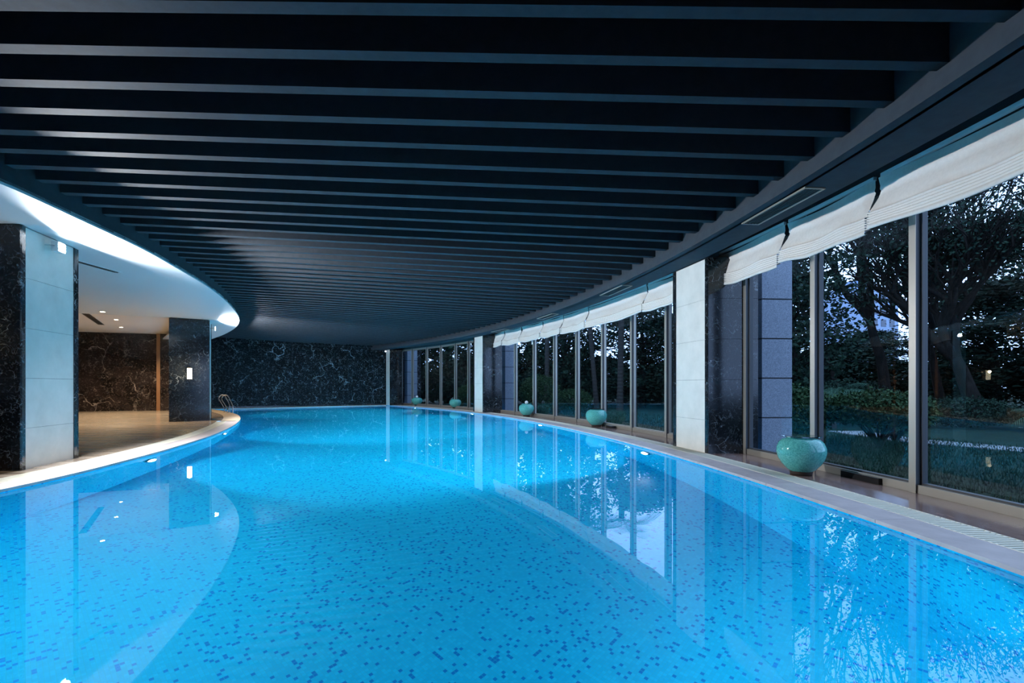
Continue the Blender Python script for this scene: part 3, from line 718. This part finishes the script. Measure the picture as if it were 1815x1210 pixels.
# ================================================================== GARDEN
GND = -.10
bm = bmesh.new(); A = samp(gx, -30, 31, 120); A = [(gx(z)+.10, z) for _, z in A]
ribbon(bm, A, [(90+0*z, z*2.2+20) for _, z in A], GND); 
ribbon(bm, [(-40, 31.2), (-5, 31.0)], [(-60, 120), (92, 130)], GND)
ribbon(bm, [(-9, 30.8), (gx(31)+.1, 31)], [(40, 130), (90, 88.2)], GND-.01)
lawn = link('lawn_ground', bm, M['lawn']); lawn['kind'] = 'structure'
def strip(name, label, pts, w, mt, z=GND+.02):
    bm = bmesh.new(); solid_strip(bm, off(pts, -w/2), off(pts, w/2), GND-.03, z); bmesh.ops.recalc_face_normals(bm, faces=bm.faces)
    return tag(link(name, bm, mt), label, 'path')
strip('garden_path', 'pale paved garden path crossing the lawn beyond the windows', [(22, 3.6), (16, 6.0), (12, 7.9), (9.9, 9.3), (9.0, 11.0), (9.1, 13.2)], .9, M['asphalt'])
strip('garden_path', 'pale paved path far across the lawn behind the palms', [(16, 33), (8, 33), (2, 32.5), (-4, 36)], 1.3, M['asphalt'])
# lawn blades
bm = bmesh.new(); rnd = random.Random(3)
for _ in range(26000):
    z = rnd.uniform(1.5, 12) if rnd.random() < .75 else rnd.uniform(12, 26)
    x = gx(z)+.2+rnd.random()**1.3*6.5
    a = rnd.uniform(0, 6.3); h = rnd.uniform(.04, .10); w = .006+.0006*z
    dx, dy = math.cos(a)*w, math.sin(a)*w; lx, ly = rnd.uniform(-.03, .03), rnd.uniform(-.03, .03)
    bm.faces.new((bm.verts.new((x-dx, y_ if False else z-dy, GND)), bm.verts.new((x+dx, z+dy, GND)), bm.verts.new((x+lx, z+ly, GND+h))))
tag(link('lawn_grass', bm, M['blade']), 'short dark green grass growing on the lawn outside the windows', 'grass', kind='stuff')

def leaf(bm, p, s, rnd, flat=0):
    d = Vector((rnd.gauss(0, 1), rnd.gauss(0, 1), rnd.gauss(0, 1)*(1-flat))).normalized()
    ref = Vector((rnd.gauss(0, 1), rnd.gauss(0, 1), rnd.gauss(0, 1))).normalized(); u = d.cross(ref).normalized()
    q = [p, p+d*s*.5+u*s*.28, p+d*s, p+d*s*.5-u*s*.28]
    bm.faces.new([bm.verts.new(v) for v in q])
def tree_mesh(seed, h, trunk_r, forks=3, first=.35, spread=.55, levels=6, leaves=4, leaf_s=.11, scatter=.4, lean=(0, 0)):
    rnd = random.Random(seed); wb = bmesh.new(); lb = bmesh.new()
    def grow(p, d, L, r, lev):
        n = 5 if lev < 3 else 3; pts = [p]; rs = [r]; q = p.copy(); dd = d.copy()
        for i in range(n):
            dd = (dd+Vector((rnd.gauss(0, .12), rnd.gauss(0, .12), rnd.gauss(0, .05)+.04))).normalized()
            q = q+dd*(L/n); pts.append(q.copy()); rs.append(r*(1-.38*(i+1)/n))
        tube(wb, pts, rs, 7 if lev < 2 else (5 if lev < 4 else 3), cap=False)
        if lev >= 3:
            for pt in pts[1:]:
                for _ in range(leaves): leaf(lb, pt+Vector((rnd.gauss(0, 1), rnd.gauss(0, 1), rnd.gauss(0, .6)))*scatter, leaf_s*rnd.uniform(.7, 1.3), rnd, .4)
        if lev < levels-1:
            k_ = forks if lev else 3; az0 = rnd.uniform(0, 6.3)
            for j in range(k_):
                az = az0+j*6.283/k_+rnd.uniform(-.6, .6); t_ = Vector((math.cos(az), math.sin(az), 0))
                nd = dd*(1-spread*.45)+t_*spread*rnd.uniform(.5, 1.1); nd.z += .14; nd.normalize()
                st = pts[-1] if (j < 2 or lev == 0) else pts[rnd.randint(2, n)]
                grow(st, nd, L*rnd.uniform(.66, .86), r*.64, lev+1)
    grow(Vector((0, 0, 0)), Vector((lean[0], lean[1], 1)).normalized(), h*first, trunk_r, 0)
    return wb, lb
def tree(label, x, y, seed, leafmat_, **kw):
    wb, lb = tree_mesh(seed, **kw)
    t_ = thing('tree', label, 'tree', (x, y, GND), 0, 'garden trees beyond the windows')
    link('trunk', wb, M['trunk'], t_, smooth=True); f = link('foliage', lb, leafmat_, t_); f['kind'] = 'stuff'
    return t_
def crown_tree(label, x, y, h, r, seed, n=13000, base=.06, ls=.2, name='evergreen_tree', cat='tree', group='dark evergreens lining the garden'):
    """upright evergreen: trunk, short boughs and leaf clusters through the whole crown"""
    rnd = random.Random(seed); t_ = thing(name, label, cat, (x, y, GND), 0, group)
    wb = bmesh.new(); lb = bmesh.new(); tube(wb, [(0, 0, 0), (.1, 0, h*.3), (0, .1, h*.6), (0, 0, h*.92)], [h*.022, h*.018, h*.012, h*.003], 7, cap=False)
    nc = n//60
    for _ in range(nc):
        u_ = rnd.random()**.85; z = h*(base+(1-base)*u_); rr = r*min(1, 1.15*math.sin(math.pi*min(.97, .18+.80*u_))**.7)*math.sqrt(rnd.uniform(.12, 1))*rnd.uniform(.8, 1.1)
        az = rnd.uniform(0, 6.283); c = Vector((rr*math.cos(az), rr*math.sin(az), z))
        if rnd.random() < .35: tube(wb, [(0, 0, max(.1, z-rr*.5)), c*.5+Vector((0, 0, z*.42)), c], [h*.006, h*.004, h*.001], 3, cap=False)
        for _ in range(60): leaf(lb, c+Vector((rnd.gauss(0, .30), rnd.gauss(0, .30), rnd.gauss(0, .18)))*(h/8), ls*rnd.uniform(.6, 1.3), rnd, .3)
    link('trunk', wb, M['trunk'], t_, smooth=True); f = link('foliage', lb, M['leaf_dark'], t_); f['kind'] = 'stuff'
    return t_
# trees seen through the near windows
tree('forked dark tree in the middle of the near window, its limbs against the pale sky', 15.6, 20.0, 11, M['leaf_dark'], h=12, trunk_r=.24, first=.34, forks=3, leaves=2, leaf_s=.15, spread=.5, scatter=.5)
tree('slim bare-stemmed tree just left of the forked tree', 14.0, 20.5, 12, M['leaf_dark'], h=11, trunk_r=.13, first=.5, forks=2, leaves=6, leaf_s=.15, spread=.4, scatter=.45)
tree('many-stemmed broad tree filling the window at the right edge', 16.4, 17.0, 13, M['leaf_dark'], h=13, trunk_r=.30, first=.18, forks=4, leaves=2, leaf_s=.14, spread=.58, scatter=.7)
tree('leaning tree with long limbs at the right edge of the picture', 18.6, 17.2, 24, M['leaf_dark'], h=13.5, trunk_r=.26, first=.22, forks=4, leaves=2, leaf_s=.14, spread=.55, scatter=.7, lean=(.12, 0))
tree('tall thin-leaved tree farther back between the two near window posts', 20.5, 23.0, 17, M['leaf_dark'], h=13, trunk_r=.22, first=.26, forks=4, leaves=2, leaf_s=.16, spread=.55, scatter=.6)
E1 = crown_tree('dense dark evergreen behind the hedge, left in the near window', 10.1, 17.5, 7.4, 1.9, 15, 15000, ls=.17)
E2 = crown_tree('bushy evergreen close behind the dense evergreen left in the near window', 12.0, 23.5, 8.5, 2.6, 16, 15000, ls=.2)
def place(src, x, y, rxy, hz, a, lab):
    o = dup(src, (x, y, GND), a, label=lab); b0 = (1.9, 8.6) if src is E1 else (2.6, 8.5); o.scale = (rxy/b0[0], rxy/b0[0], hz/b0[1])
fars = [(7.4, 27.5, 3.0, 5.9, 'evergreen across the lawn at the near end of the middle windows'), (3.2, 29.5, 2.6, 11.5, 'tall evergreen behind the palm trunks'),
        (1.2, 31, 3.2, 12, 'tall evergreen behind the middle windows, above the stone lantern'), (-1.6, 31.5, 3.0, 12, 'tall evergreen beyond the far end of the middle windows'),
        (-4.5, 33.5, 3.2, 12, 'tall evergreen beyond the two farthest vases'), (-7.8, 35, 3.2, 12, 'tall evergreen beyond the farthest window'), (-11.5, 37, 3.4, 12, 'tall evergreen farthest to the left beyond the windows'),
        (10.2, 29.5, 3.0, 6.2, 'evergreen across the lawn hidden by the nearest pale column'), (13.2, 29, 3.0, 8.5, 'evergreen far behind the granite pier of the near window'),
        (24.2, 24.5, 3.2, 7.5, 'rounded evergreen far behind the many-stemmed tree'), (30, 27, 3.5, 11, 'large evergreen far off at the right edge'), (24.5, 17.5, 2.8, 10, 'evergreen at the right edge behind the path'),
        (27.5, 13.5, 3.2, 9, 'evergreen at the far right end of the path'), (21.6, 31.5, 3.0, 4.6, 'low evergreen in front of the far tower'), (25.6, 34, 3.2, 5.0, 'second low evergreen beside the far tower')]
for i, (x, y, r_, h_, lab) in enumerate(fars): place(E1 if i % 2 else E2, x, y, r_, h_, i*1.3, lab)
TH = crown_tree('dark undergrowth bush in the tree line behind the lawn', 6.0, 31.0, 2.9, 2.6, 40, 7000, base=.02, ls=.22, name='undergrowth_bush', cat='bush', group='undergrowth bushes behind the lawn')
for i in range(24):
    u_ = i/23; x = -11+45*u_; y = 34.5-.0*x + 2.2*math.sin(i*2.1) - (max(0, x-12)*.55)
    o = dup(TH, (x, y, GND), i*.9, label='dark undergrowth bush in the tree line beyond the '+('farthest' if i < 5 else 'middle' if i < 13 else 'near')+' windows'); o.scale = (1.1, 1.1, 1.0+.25*math.sin(i*1.7))
# hedges
def bush(label, x, y, rx, ry, h, seed, n, mt, stems=True, low=.35):
    rnd = random.Random(seed); b_ = thing('shrub', label, 'shrub', (x, y, GND), 0, 'shrubs outside the windows')
    lb = bmesh.new(); wb = bmesh.new()
    for _ in range(n):
        d = Vector((rnd.gauss(0, 1), rnd.gauss(0, 1), rnd.gauss(0, 1))).normalized()*rnd.uniform(.72, 1.03)
        z = h*(low+(1-low)*(.5+.5*d.z)); leaf(lb, Vector((d.x*rx, d.y*ry, z+rnd.gauss(0, .03))), rnd.uniform(.05, .10), rnd)
    for _ in range(26):
        az = rnd.uniform(0, 6.3); e = Vector((math.cos(az)*rx*rnd.uniform(.2, .9), math.sin(az)*ry*rnd.uniform(.2, .9), h*rnd.uniform(.5, .85)))
        m_ = Vector((e.x*.35, e.y*.35, h*.28)); tube(wb, [(0, 0, 0), m_*.5+Vector((0, 0, .03)), m_, e], [.03, .022, .015, .006], 5, cap=False)
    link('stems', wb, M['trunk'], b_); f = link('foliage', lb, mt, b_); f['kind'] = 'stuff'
    return b_
bush('wide leafy shrub with bare twisted stems below, behind the nearest vase', 7.3, 9.6, .95, .8, 1.12, 1, 9000, M['leaf_mid'], low=.42)
bush('leafy shrub beside the granite pier outside the near window', 6.15, 10.6, .75, .9, 1.22, 2, 7000, M['leaf_mid'], low=.15)
bush('leafy shrub touching the post of the near window, right of the wide shrub', 8.4, 10.6, .7, .7, .95, 3, 5000, M['leaf_mid'], low=.3)
bush('rounded clipped shrub outside the far end of the middle windows', 1.3, 22.6, .95, .9, 1.75, 4, 7000, M['leaf_mid'], low=.05)
bush('low rounded shrub next to the clipped shrub outside the middle windows', 3.0, 23.6, .9, .8, 1.1, 5, 5000, M['leaf_mid'], low=.05)
bush('small leafy shrub outside the windows beyond the second column', -2.6, 28.2, .7, .7, 1.3, 6, 4000, M['leaf_mid'], low=.05)
# low planting behind path
for i, (x, y, rx, h, lab) in enumerate([(13.5, 14.5, 1.6, .9, 'low dark bush under the many-stemmed tree'), (17, 13.8, 1.7, .8, 'low dark bush behind the path at the right edge'), (10.6, 15.4, 1.5, 1.4, 'dark bush behind the wide leafy shrub'), (20.5, 13.5, 1.7, 1.0, 'dark bush farthest right behind the path')]):
    bush(lab, x, y, rx, 1.0, h, 20+i, 5000, M['leaf_dark'], low=.05)
# palms
def frond(bm, base, az, L, droop, rnd):
    pts = []; p = Vector(base); d = Vector((math.cos(az)*.75, math.sin(az)*.75, .66)).normalized(); n = 12
    for i in range(n+1):
        pts.append(p.copy()); d = (d+Vector((0, 0, -droop/n))).normalized(); p = p+d*(L/n)
    for i in range(1, n):
        t_ = (pts[i+1]-pts[i]).normalized(); s = t_.cross(Vector((0, 0, 1))).normalized(); l = L*.34*math.sin(math.pi*(i+.5)/(n+1))+.05
        for sg in (-1, 1):
            for o_ in (0, .5):
                q = pts[i].lerp(pts[i+1], o_); e = q+(s*sg*.85+t_*.45+Vector((0, 0, -.3)))*l
                bm.faces.new((bm.verts.new(q-t_*.012), bm.verts.new(q+t_*.012), bm.verts.new(e)))
    tube(bm, pts[::3], .008, 3, cap=False)
def palm(label, x, y, h, r, lean, seed, nf=16, L=2.0):
    rnd = random.Random(seed); t_ = thing('palm_tree', label, 'palm', (x, y, GND), 0, 'garden palms')
    wb = bmesh.new(); pts = []; rs = []; n = int(h/.09)
    for i in range(n+1):
        u_ = i/n; pts.append((lean*u_, lean*.3*u_, h*u_)); rs.append(r*(1.25-.25*min(1, u_*4))*(1.0 if i % 2 else .90))
    tube(wb, pts, rs, 12); link('palm_trunk', wb, M['palm_bark'], t_)
    fb = bmesh.new()
    for k_ in range(nf): frond(fb, (lean, lean*.3, h), k_*2.4+rnd.random()*.4, L*rnd.uniform(.8, 1.1), rnd.uniform(.9, 1.9), rnd)
    f = link('fronds', fb, M['palm_leaf'], t_); f['kind'] = 'stuff'
palm('tall ringed palm trunk standing on the lawn behind the second vase', 5.35, 24.0, 5.5, .155, .1, 1)
palm('second ringed palm trunk, left of the tall one, leaning slightly', 4.35, 24.8, 5.8, .12, -.5, 2)
palm('slim palm trunk close behind the far middle windows', 1.9, 26.5, 6.5, .13, .05, 3)
palm('low feathery palm in the dark behind the leafy hedge', 9.4, 14.2, .9, .10, 0, 4, 18, 1.5)
palm('low feathery palm behind the path at the right', 14.8, 12.9, .35, .08, 0, 5, 16, 1.3)
palm('second low feathery palm behind the path, farther right', 17.6, 12.2, .35, .08, 0, 6, 16, 1.2)
# stone lantern
ln = thing('stone_lantern', 'small pale stone lantern standing at the far path behind the middle windows', 'lantern', (4.6, 30.0, GND))
for nm, pr in (('lantern_base', [(.01, 0), (.22, 0), (.20, .12), (.09, .18), (.08, .75), (.01, .75)]), ('lantern_box', [(.01, .75), (.19, .78), (.17, .85), (.15, 1.12), (.01, 1.12)]), ('lantern_roof', [(.01, 1.12), (.30, 1.14), (.16, 1.28), (.05, 1.36), (.05, 1.45), (.01, 1.47)])):
    bm = bmesh.new(); lathe(bm, pr, 8); link(nm, bm, M['granite'], ln)
# far building
bl = thing('apartment_tower', 'pale blue high-rise far away between the trees', 'building', (44, 62, 0), R(20))
bm = bmesh.new(); box(bm, -3.4, 3.4, -3, 3, -.1, 13.2); link('tower_wall', bm, mat('tower_wall', (.25, .33, .48), .8), bl)
bm = bmesh.new(); box(bm, -1.6, 1.6, -1.5, 1.5, 13.2, 14.3); link('tower_roof', bm, mat('tower_roof', (.22, .30, .45), .8), bl)
wm = mat('tower_window', (.03, .05, .09), .2)
for fl2 in range(8):
    for c_ in range(4):
        bm = bmesh.new(); x0 = -2.9+c_*1.55; z0 = 1.2+fl2*1.45; box(bm, x0, x0+.9, -3.04, -2.99, z0, z0+.85); link('window', bm, wm, bl)
